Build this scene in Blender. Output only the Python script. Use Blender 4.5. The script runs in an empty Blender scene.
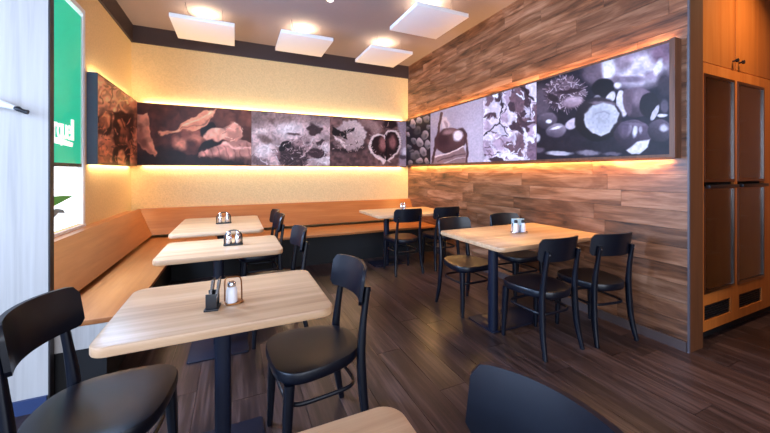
import bpy, bmesh, math, random
import numpy as np
from mathutils import Vector, Matrix

random.seed(7)
R = math.radians
scene = bpy.context.scene
COL = scene.collection

# ------------------------------------------------------------------ camera
CAM_H = 1.3
YAW = math.atan2(150, 330)
cam_data = bpy.data.cameras.new('camera')
cam_data.sensor_width = 36.0
cam_data.lens = 330 / 770 * 36.0
cam_data.shift_y = -44.5 / 770
cam_data.clip_start = 0.02
cam = bpy.data.objects.new('camera', cam_data)
cam.location = (0, 0, CAM_H)
cam.rotation_euler = (R(90), 0, -YAW)
COL.objects.link(cam)
scene.camera = cam

# ------------------------------------------------------------------ exposure, world, daylight
scene.view_settings.view_transform = 'Standard'
scene.view_settings.look = 'None'
scene.view_settings.gamma = 1.0
scene.view_settings.use_curve_mapping = False
scene.view_settings.exposure = 0.0

world = bpy.data.worlds.new('sky')
scene.world = world
world.use_nodes = True
wb = world.node_tree.nodes['Background']
wb.inputs['Color'].default_value = (0.86, 0.93, 1.0, 1)
wb.inputs['Strength'].default_value = 2.2

def area_light(name, loc, direction, sx, sy, power, color, spread=180):
    d = bpy.data.lights.new(name, 'AREA')
    d.shape = 'RECTANGLE'
    d.size, d.size_y = sx, sy
    d.energy = power
    d.color = color
    d.spread = R(spread)
    o = bpy.data.objects.new(name, d)
    o.location = loc
    o.rotation_euler = Vector(direction).to_track_quat('-Z', 'Y').to_euler()
    COL.objects.link(o)
    return o

# daylight entering through the window band in the side wall and the shop front behind the viewer
area_light('daylight_side', (-2.66, 0.2, 1.75), (1, 0.10, -0.12), 3.4, 2.2, 170, (0.34, 0.56, 1.0))
area_light('daylight_front', (0.1, -3.06, 1.6), (0, 1, -0.05), 4.6, 2.4, 160, (0.74, 0.82, 1.0))
area_light('daylight_window', (-1.268, 2.88, 1.80), (1, -0.12, -0.15), 0.62, 1.85, 210, (0.42, 0.62, 1.0))

WARM = (1.0, 0.75, 0.43)
LED_ORANGE = (1.0, 0.55, 0.16)
LAMP = (1.0, 0.84, 0.56)

# ------------------------------------------------------------------ room dimensions (metres)
XL, XR, YB, ZC = -1.276, 2.967, 5.481, 3.285
PART_Y = 2.46           # partition to the left of the bench
WALL_END = 1.262        # where the planked wall stops
PIC_Z0, PIC_Z1, PIC_D = 1.40, 2.235, 0.08

# ------------------------------------------------------------------ helpers
def link(o, parent=None):
    COL.objects.link(o)
    if parent is not None:
        o.parent = parent
    return o

def finish(name, bm, mat, parent=None, smooth=None):
    me = bpy.data.meshes.new(name)
    bmesh.ops.recalc_face_normals(bm, faces=bm.faces[:])
    bm.to_mesh(me)
    bm.free()
    if mat is not None:
        me.materials.append(mat)
    if smooth is not None:
        me.polygons.foreach_set('use_smooth', [True] * len(me.polygons))
        me.set_sharp_from_angle(angle=R(smooth))
    return link(bpy.data.objects.new(name, me), parent)

def tag(o, label=None, cat=None, group=None, kind=None):
    if label: o['label'] = label
    if cat: o['category'] = cat
    if group: o['group'] = group
    if kind: o['kind'] = kind
    return o

def empty(name, loc, rz=0.0):
    o = bpy.data.objects.new(name, None)
    o.empty_display_size = 0.05
    o.location = loc
    o.rotation_euler = (0, 0, rz)
    return link(o)

def kids(o):
    return [c for c in bpy.data.objects if c.parent == o]

def copy_tree(o, parent=None):
    c = o.copy()
    COL.objects.link(c)
    c.parent = parent
    for ch in kids(o):
        copy_tree(ch, c)
    return c

def box(bm, x0, x1, y0, y1, z0, z1, bevel=0.0):
    m = Matrix.Translation(((x0 + x1) / 2, (y0 + y1) / 2, (z0 + z1) / 2)) @ Matrix.Diagonal((x1 - x0, y1 - y0, z1 - z0, 1))
    r = bmesh.ops.create_cube(bm, size=1.0, matrix=m)
    if bevel > 0:
        ed = list({e for v in r['verts'] for e in v.link_edges})
        bmesh.ops.bevel(bm, geom=ed, offset=bevel, segments=2, profile=0.6, affect='EDGES')

def slab(name, ext, mat, parent=None, bevel=0.0):
    bm = bmesh.new()
    box(bm, *ext, bevel=bevel)
    return finish(name, bm, mat, parent, 35 if bevel else None)

def struct(name, ext, mat, bevel=0.0):
    return tag(slab(name, ext, mat, None, bevel), kind='structure')

def sweep(bm, pts, rads, n=10, square=False):
    """tube through pts; rads: radius or (rx, ry) per point; square gives a chamfered square section"""
    pts = [Vector(p) for p in pts]
    rings = []
    up = None
    for i, p in enumerate(pts):
        t = (pts[min(i + 1, len(pts) - 1)] - pts[max(i - 1, 0)]).normalized()
        if up is None:
            ref = Vector((0, 1, 0)) if abs(t.y) < 0.9 else Vector((1, 0, 0))
            a = (ref - t * ref.dot(t)).normalized()
        else:
            a = (up - t * up.dot(t)).normalized()
        up = a
        b = t.cross(a)
        r = rads[i] if isinstance(rads, list) else rads
        ra, rb = r if isinstance(r, (list, tuple)) else (r, r)
        ring = []
        if square:
            k = 0.72
            sec = [(1, k), (k, 1), (-k, 1), (-1, k), (-1, -k), (-k, -1), (k, -1), (1, -k)]
        else:
            sec = [(math.cos(2 * math.pi * j / n), math.sin(2 * math.pi * j / n)) for j in range(n)]
        for ca, sa in sec:
            ring.append(bm.verts.new(p + a * (ca * ra) + b * (sa * rb)))
        rings.append(ring)
    m = len(rings[0])
    for i in range(len(rings) - 1):
        for j in range(m):
            bm.faces.new((rings[i][j], rings[i][(j + 1) % m], rings[i + 1][(j + 1) % m], rings[i + 1][j]))
    bm.faces.new(rings[0][::-1])
    bm.faces.new(rings[-1])

def spline(pts, n):
    """Catmull-Rom through pts"""
    P = [Vector(p) for p in pts]
    P = [P[0] * 2 - P[1]] + P + [P[-1] * 2 - P[-2]]
    out = []
    for i in range(1, len(P) - 2):
        for k in range(n):
            t = k / n
            a, b, c, d = P[i - 1], P[i], P[i + 1], P[i + 2]
            out.append(0.5 * ((2 * b) + (c - a) * t + (2 * a - 5 * b + 4 * c - d) * t * t + (3 * b - a - 3 * c + d) * t ** 3))
    out.append(P[-2])
    return out

def lathe(bm, prof, cx, cy, n=20):
    """prof: list of (r, z)"""
    rings = []
    for r, z in prof:
        if r < 1e-5:
            rings.append([bm.verts.new((cx, cy, z))])
        else:
            rings.append([bm.verts.new((cx + r * math.cos(2 * math.pi * j / n), cy + r * math.sin(2 * math.pi * j / n), z)) for j in range(n)])
    for a, b in zip(rings, rings[1:]):
        for j in range(n):
            k = (j + 1) % n
            if len(a) == 1 and len(b) > 1: bm.faces.new((a[0], b[k], b[j]))
            elif len(b) == 1 and len(a) > 1: bm.faces.new((a[j], a[k], b[0]))
            elif len(a) > 1: bm.faces.new((a[j], a[k], b[k], b[j]))

def round_slab(bm, x0, x1, y0, y1, z0, z1, rad, edge=0.006, n=8):
    """horizontal board with rounded plan corners and eased edges"""
    def ring(inset, z):
        out = []
        r = rad - inset
        for cx, cy, a0 in ((x1 - rad, y1 - rad, 0), (x0 + rad, y1 - rad, 90), (x0 + rad, y0 + rad, 180), (x1 - rad, y0 + rad, 270)):
            for k in range(n + 1):
                a = R(a0 + 90 * k / n)
                out.append(bm.verts.new((cx + r * math.cos(a), cy + r * math.sin(a), z)))
        return out
    e = edge
    rs = [ring(e, z0), ring(e * .3, z0 + e * .3), ring(0, z0 + e), ring(0, z1 - e), ring(e * .3, z1 - e * .3), ring(e, z1)]
    m = len(rs[0])
    for a, b in zip(rs, rs[1:]):
        for j in range(m):
            bm.faces.new((a[j], a[(j + 1) % m], b[(j + 1) % m], b[j]))
    bm.faces.new(rs[0][::-1])
    bm.faces.new(rs[-1])

# ------------------------------------------------------------------ materials
def s2l(c):
    return tuple(((v / 255) / 12.92 if v / 255 <= 0.04045 else ((v / 255 + 0.055) / 1.055) ** 2.4) for v in c)

def new_mat(name):
    m = bpy.data.materials.new(name)
    m.use_nodes = True
    nt = m.node_tree
    return m, nt, nt.nodes['Principled BSDF']

def plain(name, rgb, rough=0.5, metal=0.0, spec=0.5, noise=0.0, nscale=40, bump=0.0):
    m, nt, b = new_mat(name)
    b.inputs['Roughness'].default_value = rough
    b.inputs['Metallic'].default_value = metal
    b.inputs['Specular IOR Level'].default_value = spec
    c = s2l(rgb)
    tc = nt.nodes.new('ShaderNodeTexCoord')
    nz = nt.nodes.new('ShaderNodeTexNoise')
    nz.inputs['Scale'].default_value = nscale
    nz.inputs['Detail'].default_value = 4
    nt.links.new(tc.outputs['Object'], nz.inputs['Vector'])
    rp = nt.nodes.new('ShaderNodeValToRGB')
    rp.color_ramp.elements[0].position, rp.color_ramp.elements[1].position = 0.3, 0.7
    rp.color_ramp.elements[0].color = (*[v * (1 - noise) for v in c], 1)
    rp.color_ramp.elements[1].color = (*[min(1, v * (1 + noise)) for v in c], 1)
    nt.links.new(nz.outputs['Fac'], rp.inputs['Fac'])
    nt.links.new(rp.outputs['Color'], b.inputs['Base Color'])
    if bump:
        bp = nt.nodes.new('ShaderNodeBump')
        bp.inputs['Strength'].default_value = bump
        bp.inputs['Distance'].default_value = 0.01
        nt.links.new(nz.outputs['Fac'], bp.inputs['Height'])
        nt.links.new(bp.outputs['Normal'], b.inputs['Normal'])
    return m

def wood(name, cols, axis=0, grain=26, stretch=0.06, rough=0.4, big=1.2, spec=0.4, distort=0.8, bump=0.05, pos=(0.3, 0.5, 0.72), broad=0.5, tint=0.0):
    """streaky wood; the grain runs along object axis `axis`; each object gets its own piece of grain"""
    m, nt, b = new_mat(name)
    N, L = nt.nodes.new, nt.links.new
    b.inputs['Roughness'].default_value = rough
    b.inputs['Specular IOR Level'].default_value = spec
    tc, oi = N('ShaderNodeTexCoord'), N('ShaderNodeObjectInfo')
    mul = N('ShaderNodeVectorMath'); mul.operation = 'SCALE'
    mul.inputs[0].default_value = (37.0, 53.0, 71.0)
    L(oi.outputs['Random'], mul.inputs['Scale'])
    add = N('ShaderNodeVectorMath'); add.operation = 'ADD'
    L(tc.outputs['Object'], add.inputs[0]); L(mul.outputs['Vector'], add.inputs[1])
    def noise(scale, st, detail, dist):
        mp = N('ShaderNodeMapping')
        sc = [1.0, 1.0, 1.0]; sc[axis] = st
        mp.inputs['Scale'].default_value = sc
        L(add.outputs['Vector'], mp.inputs['Vector'])
        nz = N('ShaderNodeTexNoise')
        nz.inputs['Scale'].default_value = scale
        nz.inputs['Detail'].default_value = detail
        nz.inputs['Roughness'].default_value = 0.6
        nz.inputs['Distortion'].default_value = dist
        L(mp.outputs['Vector'], nz.inputs['Vector'])
        return nz
    fine = noise(grain, stretch, 6, distort)
    wide = noise(grain * 0.22, stretch * 2.2, 4, distort * 1.5)
    mx = N('ShaderNodeMix'); mx.data_type = 'FLOAT'
    mx.inputs[0].default_value = broad
    L(fine.outputs['Fac'], mx.inputs[2]); L(wide.outputs['Fac'], mx.inputs[3])
    rp = N('ShaderNodeValToRGB')
    el = rp.color_ramp.elements
    el[0].position, el[0].color = pos[0], (*s2l(cols[0]), 1)
    el[1].position, el[1].color = pos[2], (*s2l(cols[2]), 1)
    e = el.new(pos[1]); e.color = (*s2l(cols[1]), 1)
    L(mx.outputs[0], rp.inputs['Fac'])
    hs = N('ShaderNodeHueSaturation')
    mr = N('ShaderNodeMapRange')
    mr.inputs['To Min'].default_value, mr.inputs['To Max'].default_value = 1 - tint, 1 + tint
    L(oi.outputs['Random'], mr.inputs['Value']); L(mr.outputs['Result'], hs.inputs['Value'])
    L(rp.outputs['Color'], hs.inputs['Color'])
    L(hs.outputs['Color'], b.inputs['Base Color'])
    bp = N('ShaderNodeBump')
    bp.inputs['Strength'].default_value = bump
    bp.inputs['Distance'].default_value = 0.004
    L(fine.outputs['Fac'], bp.inputs['Height']); L(bp.outputs['Normal'], b.inputs['Normal'])
    return m

def emit(name, rgb, strength):
    m, nt, b = new_mat(name)
    b.inputs['Base Color'].default_value = (*rgb, 1)
    b.inputs['Emission Color'].default_value = (*rgb, 1)
    b.inputs['Emission Strength'].default_value = strength
    return m

def vcol_mat(name, rough=0.45):
    m, nt, b = new_mat(name)
    a = nt.nodes.new('ShaderNodeAttribute')
    a.attribute_name = 'print'
    nt.links.new(a.outputs['Color'], b.inputs['Base Color'])
    b.inputs['Roughness'].default_value = rough
    b.inputs['Specular IOR Level'].default_value = 0.25
    return m

def glass_mat(name, tint=(1, 1, 1), gloss=0.08):
    m, nt, b = new_mat(name)
    tr = nt.nodes.new('ShaderNodeBsdfTransparent'); tr.inputs['Color'].default_value = (*tint, 1)
    gl = nt.nodes.new('ShaderNodeBsdfGlossy'); gl.inputs['Roughness'].default_value = 0.02
    fr = nt.nodes.new('ShaderNodeLayerWeight'); fr.inputs['Blend'].default_value = 0.25
    mr = nt.nodes.new('ShaderNodeMapRange'); mr.inputs['To Min'].default_value = gloss; mr.inputs['To Max'].default_value = 0.9
    mx = nt.nodes.new('ShaderNodeMixShader')
    nt.links.new(fr.outputs['Fresnel'], mr.inputs['Value'])
    nt.links.new(mr.outputs['Result'], mx.inputs[0])
    nt.links.new(tr.outputs[0], mx.inputs[1]); nt.links.new(gl.outputs[0], mx.inputs[2])
    nt.links.new(mx.outputs[0], nt.nodes['Material Output'].inputs['Surface'])
    return m

M = {}
M['plaster'] = plain('cream_plaster', (226, 194, 140), 0.85, noise=0.08, nscale=55, bump=0.45)
M['ceiling'] = plain('ceiling_paint', (140, 122, 121), 0.9, noise=0.02)
M['cornice'] = plain('dark_brown_board', (58, 43, 42), 0.6, noise=0.06)
M['plain_wall'] = plain('grey_paint', (112, 88, 70), 0.9, noise=0.03)
M['floor_plank'] = wood('floor_plank', [(22, 15, 15), (58, 41, 38), (106, 83, 78)], 1, 40, 0.05, 0.32, spec=0.55, tint=0.24, broad=0.5, bump=0.2, distort=0.6, pos=(0.32, 0.5, 0.70))
M['floor_base'] = plain('floor_joint', (24, 18, 17), 0.7)
M['wall_plank'] = wood('rustic_wall_plank', [(44, 25, 16), (124, 80, 53), (178, 132, 102)], 1, 24, 0.10, 0.36, spec=0.5, tint=0.26, distort=0.8, broad=0.6, pos=(0.34, 0.5, 0.68), bump=0.1)
M['wall_joint'] = plain('wall_joint', (50, 32, 22), 0.8)
M['ash'] = wood('pale_ash_top', [(168, 122, 86), (204, 163, 124), (226, 190, 156)], 0, 34, 0.035, 0.34, spec=0.45, distort=0.5, broad=0.6, bump=0.03)
M['ash_edge'] = M['ash']
M['oak_x'] = wood('bench_oak_along', [(140, 80, 39), (166, 100, 53), (186, 121, 70)], 0, 22, 0.05, 0.36, distort=0.5, broad=0.6)
M['oak_y'] = wood('bench_oak_across', [(140, 80, 39), (166, 100, 53), (186, 121, 70)], 1, 22, 0.05, 0.36, distort=0.5, broad=0.6)
M['black_base'] = plain('matt_black', (16, 16, 18), 0.7)
M['chair'] = plain('black_lacquer', (8, 12, 24), 0.34, spec=0.45, noise=0.1)
M['steel_black'] = plain('black_powder_steel', (14, 20, 38), 0.45, spec=0.35, noise=0.05)
M['white_ash'] = wood('white_ash_board', [(168, 163, 158), (192, 187, 181), (206, 202, 197)], 2, 34, 0.03, 0.5, distort=0.3, broad=0.4)
M['slate'] = plain('blue_grey_skirting', (44, 62, 104), 0.5, noise=0.05)
M['frame_dark'] = plain('dark_box_side', (62, 68, 84), 0.45, noise=0.05)
M['frame_wood'] = wood('walnut_frame', [(72, 42, 26), (104, 64, 42), (130, 84, 58)], 2, 30, 0.06, 0.45)
M['led'] = emit('led_warm', (1.0, 0.80, 0.50), 6.0)
M['led_o'] = emit('led_amber', (1.0, 0.50, 0.12), 6.0)
M['lamp_white'] = plain('white_lamp_panel', (236, 230, 228), 0.55, noise=0.01)
M['lamp_emit'] = emit('lamp_glow', LAMP, 12.0)
M['chrome'] = plain('chrome', (225, 225, 230), 0.16, metal=1.0)
M['steel'] = plain('brushed_steel', (165, 160, 156), 0.3, metal=1.0)
M['bronze_frame'] = plain('bronze_door_frame', (128, 108, 94), 0.28, metal=1.0)
M['white_ceramic'] = plain('white_ceramic', (232, 232, 236), 0.25)
M['black_plastic'] = plain('black_plastic', (20, 21, 26), 0.4)
M['bronze'] = plain('brass_wire', (150, 100, 58), 0.35, metal=0.9)
M['napkin'] = plain('pale_blue_paper', (176, 206, 214), 0.8)
M['print'] = vcol_mat('photo_print')
M['cab'] = wood('orange_beech', [(176, 92, 34), (200, 112, 46), (214, 130, 62)], 2, 26, 0.04, 0.42, distort=0.4, broad=0.6)
M['cab_dark'] = wood('dark_brown_panel', [(78, 44, 24), (96, 56, 32), (110, 66, 40)], 2, 26, 0.04, 0.5)
M['fridge_glass'] = glass_mat('fridge_glass', (0.6, 0.57, 0.55), 0.2)
M['fridge_in'] = plain('fridge_interior', (66, 44, 30), 0.6, noise=0.05)
M['white_frame'] = plain('white_window_frame', (240, 240, 242), 0.4)
M['glass'] = emit('daylit_frosted_glass', (0.86, 0.93, 1.0), 1.6)
M['green_sign'] = emit('green_backlit_sign', s2l((4, 172, 136)), 0.95)
M['sign_text'] = emit('white_sign_lettering', (0.95, 0.97, 0.96), 0.7)
M['leaf'] = plain('green_vinyl', (62, 190, 70), 0.5)
M['leaf_grey'] = plain('grey_vinyl', (120, 150, 165), 0.5)

# ------------------------------------------------------------------ room shell
fl = struct('floor', (-2.7, 4.9, -3.1, 5.6, -0.08, -0.006), M['floor_base'])
PW, PL = 0.188, 1.28
plank_cache = {}
def plank(name, dims, loc, mat, parent, bev=0.0012):
    key = (name, tuple(round(d, 3) for d in dims))
    if key not in plank_cache:
        bm = bmesh.new()
        dx, dy, dz = (d / 2 for d in dims)
        box(bm, -dx, dx, -dy, dy, -dz, dz)
        me = bpy.data.meshes.new(name)
        bm.to_mesh(me); bm.free()
        me.materials.append(mat)
        plank_cache[key] = me
    o = bpy.data.objects.new(name, plank_cache[key])
    o.location = loc
    return link(o, parent)

nrow = int((4.85 + 2.65) / PW)
for i in range(nrow):
    x = -2.65 + PW * (i + 0.5)
    if x < -1.35: continue
    y = 0.15 - random.random() * PL
    ymax = 5.2 if x < XR else 1.4
    while y < ymax:
        y1 = min(y + PL, ymax)
        if y1 - y > 0.1 and y1 > 0.3:
            plank('floor_plank', (PW - 0.0025, y1 - y - 0.0025, 0.006), (x, (y + y1) / 2, -0.003), M['floor_plank'], fl)
        y = y1

struct('ceiling', (-2.7, 4.9, -3.1, 5.6, ZC, ZC + 0.1), M['ceiling'])
struct('wall_back', (XL - 0.2, XR + 0.2, YB, YB + 0.1, 0, ZC), M['plaster'])

# right wall: plank cladding on a backing wall
wr = struct('wall_right', (XR + 0.012, XR + 0.10, WALL_END, YB, 0, ZC), M['wall_joint'])
RH, RL = 0.134, 0.95
z = 0.075
while z < ZC - 0.01:
    z1 = min(z + RH, ZC)
    y = WALL_END - random.random() * RL * 0.9
    while y < YB:
        ya, yb = max(y, WALL_END), min(y + RL, YB)
        if yb - ya > 0.05:
            plank('wall_plank', (0.012 + 0.0, yb - ya - 0.0022, z1 - z - 0.0022), (XR + 0.006, (ya + yb) / 2, (z + z1) / 2), M['wall_plank'], wr)
        y += RL
    z = z1
struct('baseboard_right', (XR - 0.012, XR + 0.012, WALL_END + 0.003, 4.6, 0, 0.074), plain('grey_skirting', (84, 70, 68), 0.45))
struct('trim_1', (XR - 0.004, XR + 0.010, WALL_END - 0.012, WALL_END - 0.0005, 0, ZC), plain('grey_edge_strip', (88, 82, 88), 0.45))

# left wall with the window opening
WY0, WY1, WZ0, WZ1 = 2.52, 3.955, 0.822, 2.80
bm = bmesh.new()
box(bm, XL - 0.07, XL, WY1, YB, 0, ZC)
box(bm, XL - 0.07, XL, PART_Y + .005, WY0, 0, ZC)
box(bm, XL - 0.07, XL, WY0, WY1, 0, WZ0)
box(bm, XL - 0.07, XL, WY0, WY1, WZ1, ZC)
tag(finish('wall_left', bm, M['plaster']), kind='structure')

# dark boards between wall and ceiling
struct('trim_2', (XL, XR, YB - 0.025, YB - 0.001, 3.055, ZC), M['cornice'])
struct('trim_3', (XL + 0.001, XL + 0.025, PART_Y + .01, YB - 0.026, 3.055, ZC), M['cornice'])

# partition of white ash boards to the left of the bench
pt = struct('wall_partition', (-2.65, -0.936, PART_Y - 0.04, PART_Y, 0, ZC), M['white_ash'])
struct('trim_4', (-0.9355, -0.928, PART_Y - 0.041, PART_Y + 0.004, 0, ZC), plain('dark_edge_strip', (38, 34, 36), 0.5))
struct('baseboard_left', (-2.64, -0.937, PART_Y - 0.056, PART_Y - 0.041, 0, 0.075), M['slate'])

# surroundings behind and beside the viewer: side wall with window band, shop front, passage with an added light-blocking wall
bm = bmesh.new()
box(bm, -2.8, -2.7, -3.1, -1.6, 0, ZC); box(bm, -2.8, -2.7, 2.0, PART_Y, 0, ZC)
box(bm, -2.8, -2.7, -1.6, 2.0, 0, 0.6); box(bm, -2.8, -2.7, -1.6, 2.0, 2.9, ZC)
tag(finish('wall_side', bm, M['plain_wall']), kind='structure')
bm = bmesh.new()
box(bm, -2.8, -2.3, -3.2, -3.1, 0, ZC); box(bm, 2.5, 4.9, -3.2, -3.1, 0, ZC)
box(bm, -2.3, 2.5, -3.2, -3.1, 0, 0.35); box(bm, -2.3, 2.5, -3.2, -3.1, 2.85, ZC)
tag(finish('wall_front', bm, M['plain_wall']), kind='structure')
struct('wall_daylight_block', (XR, XR + 0.1, -3.1, 0.55, 0, ZC), M['plain_wall'])  # unseen wall added to keep daylight off the floor by the cabinet
struct('wall_far_right', (4.8, 4.9, -3.1, 1.9, 0, ZC), M['cab'])

# ------------------------------------------------------------------ window, sign
win = empty('window_1', (XL - 0.1, (WY0 + WY1) / 2, WZ0))
tag(win, kind='structure')
WX = XL - 0.004
def child(name, ext, mat, parent, bevel=0.0):
    """part built in world coordinates under a parent that is only translated"""
    l = parent.matrix_basis.translation
    if parent.parent: l = l + parent.parent.matrix_basis.translation
    return slab(name, (ext[0] - l.x, ext[1] - l.x, ext[2] - l.y, ext[3] - l.y, ext[4] - l.z, ext[5] - l.z), mat, parent, bevel)
child('window_jamb', (XL - 0.068, XL + 0.006, WY1 - 0.045, WY1 - 0.001, WZ0, WZ1), M['white_frame'], win)
child('window_jamb', (XL - 0.068, XL + 0.006, WY0 + 0.001, WY0 + 0.045, WZ0, WZ1), M['white_frame'], win)
child('window_head', (XL - 0.068, XL + 0.006, WY0 + 0.046, WY1 - 0.046, WZ1 - 0.045, WZ1), M['white_frame'], win)
child('window_sill', (XL - 0.068, XL + 0.012, WY0 + 0.001, WY1 - 0.001, WZ0 - 0.025, WZ0 - .001), M['white_frame'], win)
child('window_pane', (XL - 0.046, XL - 0.040, WY0 + 0.046, WY1 - 0.046, WZ0 + 0.002, WZ1 - 0.046), M['glass'], win)

sign = empty('backlit_sign', (WX, 3.3, 1.36))
tag(sign, 'green illuminated sign with white lettering hanging in the window', 'sign')
SY1 = 3.888
child('sign_board', (WX - 0.03, WX, 3.215, SY1, 1.375, 2.72), M['green_sign'], sign, 0.002)
child('bottom_rail', (WX - 0.034, WX + 0.004, 3.215, SY1, 1.345, 1.3745), plain('dark_sign_rail', (40, 60, 60), 0.5), sign)
child('edge_rail', (WX - 0.034, WX + 0.004, SY1 + 0.0005, SY1 + 0.012, 1.345, 2.72), plain('white_sign_rail', (225, 235, 232), 0.5), sign)

# ------------------------------------------------------------------ coat hook on the partition
hk = empty('coat_hook', (-1.28, PART_Y - 0.04, 1.66))
tag(hk, 'pale metal coat arm with dark tip on the white ash partition', 'coat hook')
hy = PART_Y - 0.04
bm = bmesh.new(); box(bm, -0.05, 0.05, -0.014, -0.0005, -0.09, 0.16, 0.004); finish('mount_plate', bm, M['steel'], hk, 35)
bm = bmesh.new(); sweep(bm, [(-0.02, -0.012, 0.0), (0.06, -0.035, 0.004), (0.17, -0.055, -0.004), (0.255, -0.06, -0.032)], [(.016, .03), (.015, .026), (.014, .022), (.008, .009)], 10); finish('arm', bm, M['white_ceramic'], hk, 50)
bm = bmesh.new(); sweep(bm, [(0.236, -0.059, -0.026), (0.25, -0.06, -0.030), (0.265, -0.06, -0.040), (0.288, -0.06, -0.046)], [.010, .014, .010, .012], 8); finish('rubber_tip', bm, M['black_plastic'], hk, 50)
bm = bmesh.new(); sweep(bm, [(0.06, -0.002, 0.125), (0.075, -0.03, 0.125), (0.082, -0.045, 0.13)], [.009, .008, .014], 8); finish('peg', bm, M['black_plastic'], hk, 50)

# ------------------------------------------------------------------ benches
SEAT_Z = 0.435
# section of the backrest: bottom (distance from wall, z) -> top
def prism(bm, pts, a, b, axis):
    """closed polygon pts (p, z) extruded between callables a(p,z), b(p,z) along axis ('y': p is x; 'x': p is y)"""
    A, B = [], []
    for p, zz in pts:
        u, v = a(p, zz), b(p, zz)
        A.append(bm.verts.new((p, u, zz) if axis == 'y' else (u, p, zz)))
        B.append(bm.verts.new((p, v, zz) if axis == 'y' else (v, p, zz)))
    n = len(pts)
    for j in range(n):
        bm.faces.new((A[j], A[(j + 1) % n], B[(j + 1) % n], B[j]))
    bm.faces.new(A[::-1]); bm.faces.new(B)

bl = empty('corner_bench', (0, 0, 0))
tag(bl, 'oak bench with sloping backrest running below the window', 'bench')
slab('seat_board', (-1.17, -0.585, PART_Y + 0.012, 5.30, SEAT_Z - 0.03, SEAT_Z), M['oak_y'], bl, 0.004)
sec_l = [(-0.985, 0.475), (-1.165, 0.805), (-1.19, 0.805), (-1.19, 0.79), (-1.015, 0.475)]
mit = lambda p, zz: 5.185 + (-0.985 - p) * 1.15
bm = bmesh.new(); prism(bm, sec_l, lambda p, z: PART_Y + 0.012, mit, 'y'); finish('backrest', bm, M['oak_y'], bl)
slab('top_ledge', (XL + 0.001, -1.1905, PART_Y + 0.012, WY1+1.3, 0.775, 0.796), M['oak_y'], bl)
slab('plinth', (-1.15, -0.70, PART_Y + 0.03, 5.29, 0.0, SEAT_Z - 0.031), M['black_base'], bl)
slab('end_panel', (-1.16, -0.60, PART_Y + 0.014, PART_Y + 0.0295, 0.27, SEAT_Z - 0.031), M['white_ash'], bl)

bb = empty('corner_bench', (0, 0, 0))
tag(bb, 'long oak bench along the cream wall under the chestnut pictures', 'bench')
slab('seat_board', (-0.583, XR - 0.003, 4.50, 5.30, SEAT_Z - 0.03, SEAT_Z), M['oak_x'], bb, 0.004)
sec_b = [(5.185, 0.475), (5.392, 0.805), (5.42, 0.805), (5.42, 0.79), (5.215, 0.475)]
mit2 = lambda p, zz: -0.985 - (p - 5.185) / 1.15 + 0.001
bm = bmesh.new(); prism(bm, sec_b, mit2, lambda p, z: XR - 0.003, 'x'); finish('backrest', bm, M['oak_x'], bb)
slab('top_ledge', (-1.18, XR - 0.003, 5.4205, YB - 0.001, 0.782, 0.803), M['oak_x'], bb)
slab('plinth', (-0.69, XR - 0.003, 4.62, 5.29, 0.0, SEAT_Z - 0.031), M['black_base'], bb)

# ------------------------------------------------------------------ picture boxes
def proj(x, y, z):
    """photo pixel that shows a point of the room (used to carry the pictures' motifs onto the print planes)"""
    s, c = math.sin(YAW), math.cos(YAW)
    d = x * s + y * c
    return 385 + 330 * (x * c - y * s) / d, 172 - 330 * (z - CAM_H) / d

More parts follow.
